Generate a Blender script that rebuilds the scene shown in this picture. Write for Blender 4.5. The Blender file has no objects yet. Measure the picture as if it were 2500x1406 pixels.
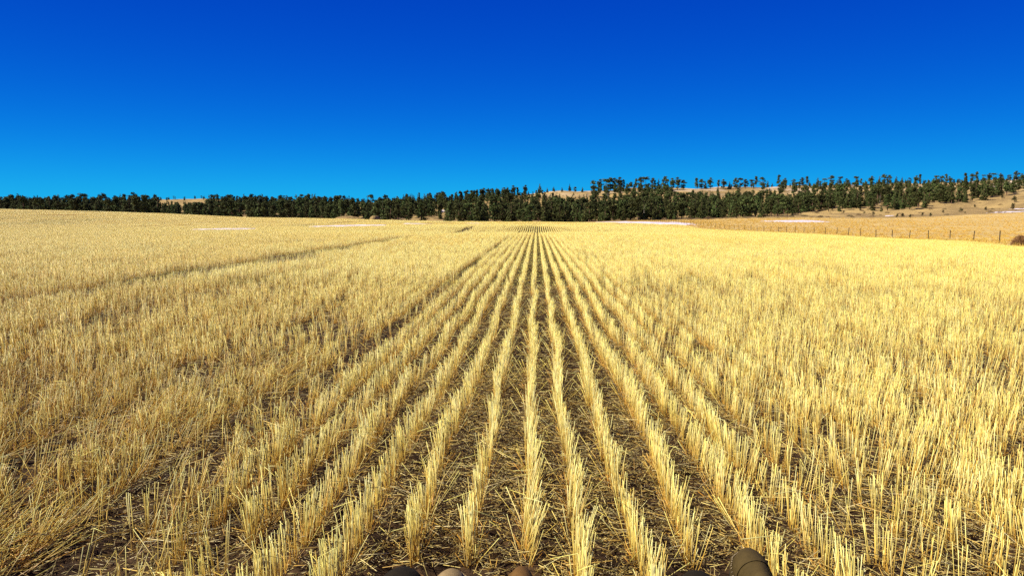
import bpy, math, random
import numpy as np
from mathutils import Vector, Matrix

random.seed(7)
RNG = np.random.default_rng(11)
sc = bpy.context.scene

# ------------------------------------------------------------------ camera, world, sun, exposure
FPX, PW, PH = 1700.0, 2500.0, 1406.0        # focal length and frame of the photograph in its pixels
CAM_H = 1.155
PITCH = math.atan((703 - 525) / FPX)
YAW = math.atan(60 / FPX)                   # rows run along +Y and vanish right of the centre
cam_d = bpy.data.cameras.new('camera')
cam_d.sensor_width = 36.0
cam_d.lens = 36.0 * FPX / PW
cam_d.clip_start = 0.05
cam_d.clip_end = 6000
cam = bpy.data.objects.new('camera', cam_d)
sc.collection.objects.link(cam)
cam.location = (0, 0, CAM_H)
cam.rotation_euler = (math.pi / 2 - PITCH, 0, YAW)
sc.camera = cam

SUN_EL = math.radians(43)
SUN_AZ = math.radians(-98)                 # measured from +Y towards +X: the sun stands left, a little behind
sdir = Vector((math.sin(SUN_AZ) * math.cos(SUN_EL), math.cos(SUN_AZ) * math.cos(SUN_EL), math.sin(SUN_EL)))
w = bpy.data.worlds.new('World')
sc.world = w
w.use_nodes = True
nt = w.node_tree
nt.nodes.clear()
sky = nt.nodes.new('ShaderNodeTexSky')
sky.sky_type = 'NISHITA'
sky.sun_disc = False
sky.sun_elevation = SUN_EL
sky.sun_rotation = SUN_AZ
sky.altitude = 1200
sky.air_density = 0.75
sky.dust_density = 0.0
sky.ozone_density = 5.0
SKY_STR, EXPO = 0.052, 1.06
gain = SKY_STR * 2 ** EXPO
# the same clear sky all round: look it up square to the sun at every elevation
tc = nt.nodes.new('ShaderNodeTexCoord')
sx = nt.nodes.new('ShaderNodeSeparateXYZ')
nt.links.new(tc.outputs['Generated'], sx.inputs[0])


def mth(op, a, b=None):
    n = nt.nodes.new('ShaderNodeMath'); n.operation = op
    for i, v in enumerate((a, b)):
        if v is None:
            continue
        if isinstance(v, (int, float)):
            n.inputs[i].default_value = v
        else:
            nt.links.new(v, n.inputs[i])
    return n.outputs[0]


zp = mth('MAXIMUM', sx.outputs['Z'], 0.0)
zc = mth('SQRT', mth('ADD', mth('MULTIPLY', zp, zp), 0.0016))
hc = mth('SQRT', mth('MAXIMUM', mth('SUBTRACT', 1.0, mth('MULTIPLY', zc, zc)), 0.0))
cb = nt.nodes.new('ShaderNodeCombineXYZ')
nt.links.new(hc, cb.inputs['Y']); nt.links.new(zc, cb.inputs['Z'])
nt.links.new(cb.outputs[0], sky.inputs['Vector'])
sc_ = nt.nodes.new('ShaderNodeSeparateColor')
nt.links.new(sky.outputs['Color'], sc_.inputs[0])
tint = nt.nodes.new('ShaderNodeCombineColor')
for i, (t0, ex, am) in enumerate(((.03, 2.5, 905.0), (.50, 1.76, 3.85), (1.0, .70, 1.04))):
    nt.links.new(mth('MULTIPLY', mth('POWER', mth('MULTIPLY', sc_.outputs[i], t0 * gain), ex), am / gain), tint.inputs[i])
bg = nt.nodes.new('ShaderNodeBackground')
bg.inputs['Strength'].default_value = SKY_STR
wo = nt.nodes.new('ShaderNodeOutputWorld')
nt.links.new(tint.outputs[0], bg.inputs['Color'])
nt.links.new(bg.outputs['Background'], wo.inputs['Surface'])

sun_d = bpy.data.lights.new('sun', 'SUN')
sun_d.energy = 5.0
sun_d.angle = math.radians(0.5)
sun_d.color = (1.0, 0.96, 0.87)
sun = bpy.data.objects.new('sun', sun_d)
sc.collection.objects.link(sun)
sun.rotation_euler = sdir.to_track_quat('Z', 'Y').to_euler()
sun.location = (-40, -20, 60)

sc.view_settings.view_transform = 'Standard'
sc.view_settings.look = 'None'
sc.view_settings.exposure = EXPO
sc.view_settings.gamma = 1.0
sc.view_settings.use_curve_mapping = False
sc.cycles.use_denoising = False
sc.cycles.max_bounces = 5
sc.cycles.diffuse_bounces = 2
sc.cycles.transparent_max_bounces = 4

# ------------------------------------------------------------------ small helpers
cp, sp = math.cos(PITCH), math.sin(PITCH)
cy, sy = math.cos(YAW), math.sin(YAW)


def ray(px, py):
    """direction (x, y, z) of the sight line through a pixel of the photograph, scaled so that y == 1"""
    a, b = (px - PW / 2) / FPX, -(py - PH / 2) / FPX
    f, u = cp + b * sp, -sp + b * cp        # forward and up after the pitch
    x, y = a * cy - f * sy, a * sy + f * cy
    return x / y, 1.0, u / y


def noise2(x, y, seed=0):
    x = np.asarray(x, float); y = np.asarray(y, float)
    xi, yi = np.floor(x).astype(np.int64), np.floor(y).astype(np.int64)
    fx, fy = x - xi, y - yi
    fx, fy = fx * fx * (3 - 2 * fx), fy * fy * (3 - 2 * fy)

    def h(a, b):
        n = (a * 374761393 + b * 668265263 + seed * 1442695041) & 0xffffffff
        n = ((n ^ (n >> 13)) * 1274126177) & 0xffffffff
        return ((n ^ (n >> 16)) & 0xffff) / 65535.0
    return ((h(xi, yi) * (1 - fx) + h(xi + 1, yi) * fx) * (1 - fy)
            + (h(xi, yi + 1) * (1 - fx) + h(xi + 1, yi + 1) * fx) * fy)


def fbm(x, y, seed=0, octv=3):
    s, a, t = 0, 1.0, 0
    for k in range(octv):
        s = s + a * noise2(np.asarray(x) * 2 ** k, np.asarray(y) * 2 ** k, seed + k); t += a; a *= .5
    return s / t


def mesh_np(name, verts, faces, cols=None, smooth=False, mats=None, midx=None):
    """faces: (N,3) or (N,4) array, or a list of such arrays"""
    me = bpy.data.meshes.new(name)
    if isinstance(faces, np.ndarray):
        faces = [faces]
    faces = [f for f in faces if len(f)]
    me.vertices.add(len(verts))
    me.vertices.foreach_set('co', np.ascontiguousarray(verts, np.float32).ravel())
    nl = sum(f.size for f in faces); nf = sum(len(f) for f in faces)
    me.loops.add(nl); me.polygons.add(nf)
    me.loops.foreach_set('vertex_index', np.concatenate([f.ravel() for f in faces]).astype(np.int32))
    tot = np.concatenate([np.full(len(f), f.shape[1]) for f in faces])
    me.polygons.foreach_set('loop_start', np.concatenate([[0], np.cumsum(tot)[:-1]]).astype(np.int32))
    me.polygons.foreach_set('use_smooth', np.full(nf, smooth))
    if midx is not None:
        me.polygons.foreach_set('material_index', np.asarray(midx, np.int32))
    me.update(calc_edges=True)
    me.validate()
    if cols is not None:
        at = me.color_attributes.new('Col', 'FLOAT_COLOR', 'POINT')
        c = np.ones((len(verts), 4), np.float32); c[:, :3] = cols
        at.data.foreach_set('color', c.ravel())
    for m in mats or []:
        me.materials.append(m)
    return me


def link(name, me, parent=None, **props):
    o = bpy.data.objects.new(name, me)
    sc.collection.objects.link(o)
    if parent:
        o.parent = parent
    for k, v in props.items():
        o[k] = v
    return o


def thing(name, label, cat, loc=(0, 0, 0), group=None):
    o = bpy.data.objects.new(name, None)
    o.empty_display_size = .2
    sc.collection.objects.link(o)
    o.location = loc
    o['label'] = label; o['category'] = cat
    if group:
        o['group'] = group
    return o


# ------------------------------------------------------------------ materials
def mat(name, rough=.8, spec=.2):
    m = bpy.data.materials.new(name); m.use_nodes = True
    b = m.node_tree.nodes['Principled BSDF']
    b.inputs['Roughness'].default_value = rough
    b.inputs['Specular IOR Level'].default_value = spec
    return m, m.node_tree, b


def nd(t, kind, **kw):
    n = t.nodes.new(kind)
    for k, v in kw.items():
        setattr(n, k, v)
    return n


def ramp(t, fac, stops):
    r = nd(t, 'ShaderNodeValToRGB')
    e = r.color_ramp.elements
    while len(e) < len(stops):
        e.new(.5)
    for i, (p, c) in enumerate(stops):
        e[i].position = p; e[i].color = (*c, 1)
    t.links.new(fac, r.inputs['Fac'])
    return r.outputs['Color']


def tex(t, scale, detail=4, rough=.6, vec=None, stretch=None):
    if vec is None:
        vec = nd(t, 'ShaderNodeTexCoord').outputs['Object']
    if stretch:
        mp = nd(t, 'ShaderNodeMapping'); mp.inputs['Scale'].default_value = stretch
        t.links.new(vec, mp.inputs['Vector']); vec = mp.outputs['Vector']
    n = nd(t, 'ShaderNodeTexNoise')
    n.inputs['Scale'].default_value = scale; n.inputs['Detail'].default_value = detail
    n.inputs['Roughness'].default_value = rough
    t.links.new(vec, n.inputs['Vector'])
    return n.outputs['Fac']


def mixc(t, fac, a, b, mode='MIX'):
    n = nd(t, 'ShaderNodeMix', data_type='RGBA', blend_type=mode)
    for s, v in ((n.inputs[0], fac), (n.inputs[6], a), (n.inputs[7], b)):
        if isinstance(v, (int, float)):
            s.default_value = v
        elif isinstance(v, tuple):
            s.default_value = (*v, 1)
        else:
            t.links.new(v, s)
    return n.outputs[2]


def bump(t, b, h, strength, dist):
    n = nd(t, 'ShaderNodeBump'); n.inputs['Strength'].default_value = strength
    n.inputs['Distance'].default_value = dist
    t.links.new(h, n.inputs['Height']); t.links.new(n.outputs['Normal'], b.inputs['Normal'])


def straw_material():
    m = bpy.data.materials.new('straw'); m.use_nodes = True
    t = m.node_tree; t.nodes.clear()
    at = nd(t, 'ShaderNodeAttribute', attribute_name='Col')
    p = nd(t, 'ShaderNodeBsdfPrincipled')
    p.inputs['Roughness'].default_value = .42
    p.inputs['Specular IOR Level'].default_value = .35
    tr = nd(t, 'ShaderNodeBsdfTranslucent')
    mx = nd(t, 'ShaderNodeMixShader'); mx.inputs[0].default_value = .12
    o = nd(t, 'ShaderNodeOutputMaterial')
    t.links.new(at.outputs['Color'], p.inputs['Base Color'])
    t.links.new(at.outputs['Color'], tr.inputs['Color'])
    t.links.new(p.outputs[0], mx.inputs[1]); t.links.new(tr.outputs[0], mx.inputs[2])
    t.links.new(mx.outputs[0], o.inputs['Surface'])
    return m


def col_material(name, rough=.9, transl=0.0, rnd=0.0):
    m, t, b = mat(name, rough, .1)
    c = nd(t, 'ShaderNodeAttribute', attribute_name='Col').outputs['Color']
    if rnd:
        oi = nd(t, 'ShaderNodeObjectInfo')
        hs = nd(t, 'ShaderNodeHueSaturation')
        mr = nd(t, 'ShaderNodeMapRange'); mr.inputs['To Min'].default_value = 1 - rnd; mr.inputs['To Max'].default_value = 1 + rnd
        mh = nd(t, 'ShaderNodeMapRange'); mh.inputs['To Min'].default_value = .47; mh.inputs['To Max'].default_value = .53
        t.links.new(oi.outputs['Random'], mr.inputs['Value']); t.links.new(mr.outputs[0], hs.inputs['Value'])
        t.links.new(oi.outputs['Random'], mh.inputs['Value']); t.links.new(mh.outputs[0], hs.inputs['Hue'])
        t.links.new(c, hs.inputs['Color']); c = hs.outputs['Color']
    t.links.new(c, b.inputs['Base Color'])
    return m


M = {}
M['straw'] = straw_material()

m, t, b = mat('soil', .95, .1)
n1 = tex(t, 38, 6, .7); n2 = tex(t, 3, 4)
c = ramp(t, n1, [(.3, (.012, .007, .0035)), (.55, (.042, .022, .009)), (.75, (.10, .055, .022))])
c = mixc(t, ramp(t, n2, [(.45, (0, 0, 0)), (.7, (.6, .6, .6))]), c, (.085, .047, .019))
# far out the soil hides under chaff that lies between the stalks
geo = nd(t, 'ShaderNodeNewGeometry')
sep = nd(t, 'ShaderNodeSeparateXYZ'); t.links.new(geo.outputs['Position'], sep.inputs[0])
mr = nd(t, 'ShaderNodeMapRange'); mr.inputs['From Min'].default_value = 80; mr.inputs['From Max'].default_value = 190
t.links.new(sep.outputs['Y'], mr.inputs['Value'])
c = mixc(t, mr.outputs[0], c, ramp(t, tex(t, 6, 5), [(.3, (.20, .115, .035)), (.7, (.42, .28, .095))]))
t.links.new(c, b.inputs['Base Color'])
bump(t, b, n1, .8, .02)
M['soil'] = m

m, t, b = mat('dry_pasture', .95, .1)
n1 = tex(t, .9, 8, .75, stretch=(.35, 1, 1)); n2 = tex(t, .035, 5); n3 = tex(t, 7, 3, .8)
c = ramp(t, n1, [(.3, (.34, .23, .078)), (.5, (.42, .29, .100)), (.7, (.50, .355, .13))])
c = mixc(t, ramp(t, n2, [(.42, (0, 0, 0)), (.62, (.7, .7, .7))]), c, (.34, .225, .075))
c = mixc(t, ramp(t, n3, [(.64, (0, 0, 0)), (.76, (.35, .35, .35))]), c, (.20, .12, .04))
t.links.new(c, b.inputs['Base Color'])
bump(t, b, n3, .5, .1)
M['pasture'] = m

m, t, b = mat('dry_hillside', .95, .1)
n1 = tex(t, .12, 8, .7); n2 = tex(t, .018, 5); n3 = tex(t, 1.4, 4, .8); n4 = tex(t, .05, 6, .7, stretch=(.5, 1, 5))
c = ramp(t, n1, [(.3, (.14, .092, .036)), (.5, (.22, .145, .055)), (.7, (.31, .21, .080))])
c = mixc(t, ramp(t, n2, [(.45, (0, 0, 0)), (.62, (.8, .8, .8))]), c, (.37, .25, .088))
c = mixc(t, ramp(t, n3, [(.60, (0, 0, 0)), (.72, (.7, .7, .7))]), c, (.07, .045, .018))
# pale rimrock shows where the slope steepens under the ridge
geo = nd(t, 'ShaderNodeNewGeometry')
sep = nd(t, 'ShaderNodeSeparateXYZ'); t.links.new(geo.outputs['Position'], sep.inputs[0])
mr = nd(t, 'ShaderNodeMapRange'); mr.inputs['From Min'].default_value = 16; mr.inputs['From Max'].default_value = 26
t.links.new(sep.outputs['Z'], mr.inputs['Value'])
rk = nd(t, 'ShaderNodeMath', operation='MULTIPLY')
t.links.new(mr.outputs[0], rk.inputs[0])
t.links.new(ramp(t, n4, [(.50, (0, 0, 0)), (.58, (1, 1, 1))]), rk.inputs[1])
c = mixc(t, rk.outputs[0], c, ramp(t, n3, [(.3, (.30, .22, .16)), (.7, (.55, .44, .33))]))
t.links.new(c, b.inputs['Base Color'])
bump(t, b, n3, .7, .6)
M['hill'] = m

m, t, b = mat('snow', .6, .3)
n1 = tex(t, .8, 8, .8, stretch=(1, .35, 1)); n2 = tex(t, 6, 4, .7)
c = ramp(t, n1, [(.36, (.30, .21, .11)), (.50, (.55, .47, .46)), (.72, (.76, .72, .77))])
t.links.new(c, b.inputs['Base Color'])
bump(t, b, n2, .5, .05)
M['snow'] = m

M['needle'] = col_material('pine_needles', .8, rnd=.42)
m, t, b = mat('pine_bark', .95, .1)
c = ramp(t, tex(t, 5, 5, .7, stretch=(1, 1, .25)), [(.35, (.035, .020, .012)), (.65, (.15, .085, .05))])
t.links.new(c, b.inputs['Base Color']); M['bark'] = m
m, t, b = mat('dead_wood', .9, .1)
c = ramp(t, tex(t, 5, 5, .7), [(.35, (.12, .10, .08)), (.65, (.34, .29, .24))])
t.links.new(c, b.inputs['Base Color']); M['deadwood'] = m
M['brush'] = col_material('brown_twigs', .95)
m, t, b = mat('post_steel', .7, .3)
c = ramp(t, tex(t, 9, 4), [(.4, (.035, .036, .026)), (.65, (.085, .062, .038))])
t.links.new(c, b.inputs['Base Color']); M['post'] = m
m, t, b = mat('fence_wire', .5, .5); b.inputs['Metallic'].default_value = .8
b.inputs['Base Color'].default_value = (.12, .10, .08, 1); M['wire'] = m


def leather(name, c0, c1, rough=.55):
    m, t, b = mat(name, rough, .3)
    n = tex(t, 45, 5, .7)
    t.links.new(ramp(t, tex(t, 22, 8, .8), [(.34, c0), (.66, c1)]), b.inputs['Base Color'])
    bump(t, b, tex(t, 120, 6, .8), .5, .004)
    b.inputs['Specular IOR Level'].default_value = .12
    return m


M['olive'] = leather('olive_leather', (.034, .022, .0055), (.060, .039, .011), .8)
M['tan'] = leather('tan_suede', (.13, .085, .035), (.24, .165, .075), .9)
M['brown'] = leather('brown_leather', (.06, .028, .006), (.14, .07, .016), .7)
M['dark'] = leather('dark_leather', (.006, .0045, .002), (.016, .010, .004), 1.0)
M['rubber'] = leather('black_rubber', (.008, .007, .006), (.02, .017, .013), .8)
M['thread'] = leather('pale_thread', (.26, .19, .10), (.40, .31, .18), .9)
M['red'] = leather('red_webbing', (.45, .02, .015), (.65, .045, .03), .9)

# ------------------------------------------------------------------ terrain
K = FPX / 1925.0
# (distance, height in the photograph) along sight lines of a few columns
COLS = {
    -400: [(40, 590), (55, 574), (62, 579), (75, 570), (120, 543), (200, 512), (260, 502), (300, 501), (350, 510), (420, 520), (500, 520), (600, 512), (700, 505), (750, 504), (800, 508)],
    0:    [(40, 590), (55, 573.5), (62, 579), (75, 572), (120, 549), (200, 521), (260, 511.5), (300, 510.5), (350, 518), (420, 527), (500, 524), (600, 514), (700, 506), (750, 503), (800, 507)],
    250:  [(40, 587), (55, 572.5), (62, 575), (75, 569), (120, 551), (200, 526), (260, 517.5), (300, 517), (350, 523), (420, 530), (500, 526), (600, 514), (700, 501), (750, 497), (800, 501)],
    410:  [(40, 585), (57, 569), (64, 570.5), (75, 566), (120, 552.5), (200, 531), (260, 523.5), (300, 523), (350, 528), (420, 533), (500, 527), (600, 510), (700, 490), (750, 484.5), (800, 487)],
    600:  [(40, 582), (57, 570), (64, 569), (80, 563), (120, 552), (200, 536), (260, 532), (300, 532), (350, 535), (420, 537), (500, 529), (600, 513), (700, 496), (750, 491), (800, 495)],
    850:  [(40, 581), (57, 571), (66, 567), (85, 559), (120, 550), (200, 538), (260, 536), (300, 536.5), (350, 538), (420, 540), (500, 531), (600, 516), (700, 502), (750, 498), (800, 502)],
    1100: [(40, 583), (50, 578), (55, 575.5), (60, 574), (64, 571), (79, 556), (86, 554.5), (120, 552), (190, 546), (250, 542.5), (300, 543), (420, 546), (500, 536), (600, 517), (700, 499), (750, 492), (800, 496)],
    1310: [(40, 583), (50, 577), (55, 575.5), (60, 574.5), (64, 571.5), (79, 554.5), (86, 553), (104, 554.5), (150, 550.5), (200, 545), (250, 542.5), (300, 544), (420, 546), (500, 536), (600, 511), (700, 483), (750, 474), (800, 477)],
    1500: [(40, 583), (50, 578), (56, 575.5), (60, 574), (64, 571.5), (80, 557), (88, 556), (112, 556.5), (150, 552), (200, 549), (260, 545), (350, 541.5), (420, 539), (500, 529), (600, 505), (700, 472), (750, 462), (800, 465)],
    1700: [(40, 585), (50, 580), (63, 574), (88, 565), (110, 562.5), (150, 562), (200, 561), (235, 552), (260, 548.5), (350, 541), (420, 535), (500, 525), (600, 500), (700, 469), (750, 460), (800, 463)],
    1900: [(40, 588), (50, 583), (75, 575.5), (88, 573), (110, 571), (150, 571.5), (200, 562), (260, 550), (350, 537), (420, 530), (500, 520), (600, 497), (700, 466), (750, 456), (800, 459)],
    2200: [(40, 596), (50, 593), (72, 589), (105, 587), (150, 574), (200, 562), (260, 550), (350, 541), (420, 529), (500, 513), (600, 486), (700, 459), (750, 450), (800, 453)],
    2500: [(40, 616), (50, 614.5), (60, 613.5), (73, 613), (79, 601), (100, 588), (150, 573), (200, 560), (260, 549), (350, 531), (420, 513), (500, 493), (600, 470), (700, 447), (750, 440), (800, 443)],
    2900: [(40, 640), (50, 640), (60, 640), (73, 635), (79, 618), (100, 595), (150, 570), (200, 555), (260, 542), (350, 520), (420, 500), (500, 480), (600, 455), (700, 432), (750, 425), (800, 428)],
}
ZL = np.concatenate([np.linspace(0, 130, 131), np.linspace(132, 860, 183)]) * K
UL = np.linspace(-1.35, 1.35, 217)
_rows = []
_cu, _ch = [], []
for px, tb in COLS.items():
    zz, hh = [0, 8 * K, 14 * K, 22 * K], [0, 0, .01, -.01]
    uu = ray(px, 560)[0]
    for (z, y) in tb:
        r = ray(px, y)
        zz.append(z * K); hh.append(CAM_H + r[2] * z * K)
    zz.append(900 * K); hh.append(hh[-1] - 10)
    zz, hh = np.array(zz), np.array(hh)
    # monotone cubic along the sight line
    d = np.diff(hh) / np.diff(zz)
    s = np.zeros_like(hh); s[0], s[-1] = d[0], d[-1]
    for i in range(1, len(hh) - 1):
        s[i] = 0 if d[i - 1] * d[i] <= 0 else 2 * d[i - 1] * d[i] / (d[i - 1] + d[i])
    k = np.clip(np.searchsorted(zz, ZL) - 1, 0, len(zz) - 2)
    L = zz[k + 1] - zz[k]; q = np.clip((ZL - zz[k]) / L, 0, 1)
    H = ((2 * q**3 - 3 * q**2 + 1) * hh[k] + (q**3 - 2 * q**2 + q) * L * s[k]
         + (-2 * q**3 + 3 * q**2) * hh[k + 1] + (q**3 - q**2) * L * s[k + 1])
    _cu.append(uu); _ch.append(H)
_cu, _ch = np.array(_cu), np.array(_ch)
GRID = np.empty((len(ZL), len(UL)))
for j in range(len(ZL)):
    GRID[j] = np.interp(UL, _cu, _ch[:, j])
for _ in range(6):                          # soften the creases between columns
    GRID[:, 1:-1] = .25 * GRID[:, :-2] + .5 * GRID[:, 1:-1] + .25 * GRID[:, 2:]


def height(x, y, fine=True):
    x = np.asarray(x, float); y = np.asarray(y, float)
    yy = np.clip(y, 0, ZL[-1] - .01)
    u = np.clip(x / np.maximum(y, 9.0), UL[0], UL[-1] - 1e-6)
    a = (u - UL[0]) / (UL[1] - UL[0]); i = np.floor(a).astype(int); i = np.clip(i, 0, len(UL) - 2); a = a - i
    j = np.clip(np.searchsorted(ZL, yy, side='right') - 1, 0, len(ZL) - 2)
    bb = (yy - ZL[j]) / (ZL[j + 1] - ZL[j])
    h = (GRID[j, i] * (1 - a) + GRID[j, i + 1] * a) * (1 - bb) + (GRID[j + 1, i] * (1 - a) + GRID[j + 1, i + 1] * a) * bb
    if fine:
        k = np.clip((y - 410 * K) / (60 * K), 0, 1)
        h = h + k * ((fbm(x / 22, y / 22, 3, 4) - .5) * 5.0)
        k2 = np.clip((y - 75) / 60, 0, 1) * (1 - k)
        h = h + k2 * (fbm(x / 9, y / 14, 5, 2) - .5) * .25
    return h


def place(px, py, zmin=20, zmax=790 * K):
    """where a sight line of the photograph meets the ground"""
    r = ray(px, py)
    z = np.linspace(zmin, zmax, 6000)
    d = CAM_H + r[2] * z - height(r[0] * z, z)
    k = np.nonzero(d < 0)[0]
    if not len(k):
        k = [int(np.argmin(d))]
    return r[0] * z[k[0]], z[k[0]]


XE = 45.0                                   # right edge of the stubble
ZF = 400 * K                                # the open ground ends at the foot of the wooded ridge


def sheet(zs, xlo, xhi, ncol, bias=1.0):
    V, F = [], []
    tt = np.linspace(0, 1, ncol)
    for z in zs:
        lo, hi = xlo(z), xhi(z)
        if bias != 1.0:
            c = tt * 2 - 1
            q = (np.sign(c) * np.abs(c) ** bias + 1) / 2
        else:
            q = tt
        V.append(np.stack([lo + (hi - lo) * q, np.full(ncol, z)], 1))
    V = np.array(V); n = len(zs)
    a = (np.arange(n - 1)[:, None] * ncol + np.arange(ncol - 1)[None]).ravel()
    F = np.stack([a, a + 1, a + 1 + ncol, a + ncol], 1)
    return V.reshape(-1, 2), F


near = np.concatenate([[-120, -40, -12, -4, -1, .3, 1.2], np.arange(1.6, 6.0, .022), np.geomspace(6.0, ZF, 330)])
hw = lambda z: 1.25 * max(z, 0) + 3.2
P, F = sheet(near, lambda z: -hw(z) - (150 if z < -2 else 0), lambda z: min(XE, hw(z) + (40 if z < -2 else 0)), 420)
h = height(P[:, 0], P[:, 1])
clod = np.clip((16 - P[:, 1]) / 8, 0, 1)
h = h + clod * ((fbm(P[:, 0] * 9, P[:, 1] * 9, 21, 3) - .5) * .05 + (fbm(P[:, 0] * 30, P[:, 1] * 30, 22, 2) - .5) * .02)
h = h + clod * .012 * np.cos(P[:, 0] / .19 * 2 * np.pi)          # soil ridged up along each row
link('stubble_field_ground', mesh_np('stubble_field_ground', np.column_stack([P, h]), F, smooth=True, mats=[M['soil']]), kind='structure')
GROUND_P = None

zs = np.geomspace(33, ZF, 170)
P, F = sheet(zs, lambda z: XE, lambda z: XE + 1.2 * z + 10, 170, 1.0)
link('pasture', mesh_np('pasture', np.column_stack([P, height(P[:, 0], P[:, 1])]), F, smooth=True, mats=[M['pasture']]), kind='structure')

zs = np.concatenate([np.linspace(ZF, 830 * K, 200), [860 * K, 900 * K, 1000, 1300]])
P, F = sheet(zs, lambda z: -1.4 * z, lambda z: 1.4 * z, 420)
h = height(P[:, 0], P[:, 1]); far = P[:, 1] > 890 * K
h[far] -= (P[far, 1] - 880 * K) * .06
link('hillside', mesh_np('hillside', np.column_stack([P, h]), F, smooth=True, mats=[M['hill']]), kind='structure')

# ------------------------------------------------------------------ snow
SNOW = []                                   # (x0, x1, y0, y1, label)


def inside_snow(x, y):
    r = np.zeros(np.shape(x), bool)
    for (cx, cyy, rx, ry, sh, sd) in SNOW:
        dx = (x - cx) / rx; dy = (y - cyy - sh * (x - cx)) / ry
        r |= (dx * dx + dy * dy) * (1 + 2.0 * (fbm(x / rx * 3, y / ry * 2.2, sd, 3) - .5)) < .82
    return r


snow_spec = [
    ((430, 565), (585, 565), (510, 561.5), .16, 'lilac white snow patch on the left slope of the stubble field'),
    ((700, 558), (905, 555), (800, 552.5), .16, 'long thin snow strip on the stubble left of centre'),
    ((935, 551), (1065, 549), (1000, 544.5), .18, 'widest white snow patch near the far edge of the stubble, left of the converging rows'),
    ((1085, 548), (1200, 547.5), (1140, 545.5), .12, 'faint thin snow streak just left of the converging rows'),
    ((1465, 547), (1690, 545), (1570, 541), .20, 'long white snow drift behind the far end of the wire fence'),
    ((1905, 543), (2025, 542), (1965, 538.5), .15, 'bright white snow patch alone in the fenced pasture'),
    ((1795, 567), (1880, 566), (1838, 562), .12, 'thin snow strip at the foot of the fence posts in the hollow'),
    ((2435, 520), (2500, 517), (2468, 513.5), .25, 'white snow streak on the brown slope at the right edge'),
    ((2478, 511), (2540, 509), (2510, 505), .25, 'upper snow streak beside a small juniper at the right edge'),
    ((2165, 528), (2182, 527), (2174, 523), .25, 'small white snow remnant below the scattered pines'),
    ((918, 536), (952, 535), (935, 530), .25, 'small white snow bank beside a brown earth mound at the wood edge'),
    ((1066, 518), (1096, 517), (1081, 514.5), .12, 'snow remnant in the clearing inside the wood'),
]
for i, (A, B, C, th, lab) in enumerate(snow_spec):
    a, b_, c_ = [np.array(place(*q)) for q in (A, B, C)]
    ctr = (a + b_) / 2
    rx = abs(b_[0] - a[0]) / 2
    sh = (b_[1] - a[1]) / (b_[0] - a[0])
    if abs(sh) > .9:
        sh = 0.0; rx = min(rx, abs(A[0] - B[0]) / 2 * ctr[1] / FPX)
    ry = abs(c_[1] - (ctr[1] + sh * (c_[0] - ctr[0])))
    ry = min(max(ry, rx * .3), 70, rx * 4)
    if C[0] > 2100:
        ry = min(ry, rx * .8); th *= .5
    cyy = ctr[1] + ry * .5
    rx *= 1.1; th *= 1.1
    SNOW.append((ctr[0], cyy, rx, ry * .75, sh, 40 + i))
    n = 70
    g = np.linspace(-1.3, 1.3, n)
    gx, gy = np.meshgrid(g, g)
    X = ctr[0] + gx * rx; Y = cyy + gy * ry * .75 + sh * (X - ctr[0])
    d = (gx**2 + gy**2) * (1 + 2.0 * (fbm(X / rx * 3, Y / (ry * .75) * 2.2, 40 + i, 3) - .5))
    thick = np.clip((.95 - d) * 2.2, -.6, 1) * th + (fbm(X * .5, Y * .3, 60 + i, 3) - .5) * .05
    Z = height(X, Y) + thick
    keep = d < 1.12
    vid = np.full(n * n, -1); idx = np.nonzero(keep.ravel())[0]; vid[idx] = np.arange(len(idx))
    q = (np.arange(n - 1)[:, None] * n + np.arange(n - 1)[None]).ravel()
    f = np.stack([q, q + 1, q + n + 1, q + n], 1); f = vid[f]; f = f[(f >= 0).all(1)]
    V = np.stack([X, Y, Z], -1).reshape(-1, 3)[idx]
    o = link('snow_patch', mesh_np('snow_patch', V, f, smooth=True, mats=[M['snow']]))
    o['label'] = lab; o['category'] = 'snow patch'; o['group'] = 'leftover snow patches'

# ------------------------------------------------------------------ stubble
D = .19                                     # row spacing


def tubes(base, tip, r, sides, col0, col1, taper=.85):
    """straight straws as prisms; returns verts, faces, colours"""
    N = len(base)
    ax = tip - base
    ax = ax / np.maximum(np.linalg.norm(ax, axis=1, keepdims=True), 1e-6)
    ref = np.where(np.abs(ax[:, 2:3]) > .9, np.array([[1., 0, 0]]), np.array([[0., 0, 1]]))
    e1 = np.cross(ax, ref); e1 /= np.linalg.norm(e1, axis=1, keepdims=True)
    e2 = np.cross(ax, e1)
    ph = np.arange(sides) * 2 * np.pi / sides
    ph = ph[None] + RNG.uniform(0, 6.28, (N, 1))
    ring = e1[:, None] * np.cos(ph)[..., None] + e2[:, None] * np.sin(ph)[..., None]
    r = np.broadcast_to(np.asarray(r), (N,))[:, None, None]
    V = np.concatenate([base[:, None] + ring * r, tip[:, None] + ring * r * taper], 1)
    o = np.arange(N)[:, None] * (2 * sides)
    fs = []
    for k in range(sides):
        k2 = (k + 1) % sides
        fs.append(o + np.array([[k, k2, sides + k2, sides + k]]))
    Fq = np.concatenate(fs)
    C = np.concatenate([np.repeat(col0[:, None], sides, 1), np.repeat(col1[:, None], sides, 1)], 1)
    caps = o + np.arange(sides, 2 * sides)[None]
    return V.reshape(-1, 3), [Fq, caps], C.reshape(-1, 3)


def merge(parts):
    V, C, Fd, off = [], [], {}, 0
    for v, fl, c in parts:
        V.append(v); C.append(c)
        for f in fl:
            Fd.setdefault(f.shape[1], []).append(f + off)
        off += len(v)
    return np.concatenate(V), [np.concatenate(x) for x in Fd.values()], np.concatenate(C)


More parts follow.
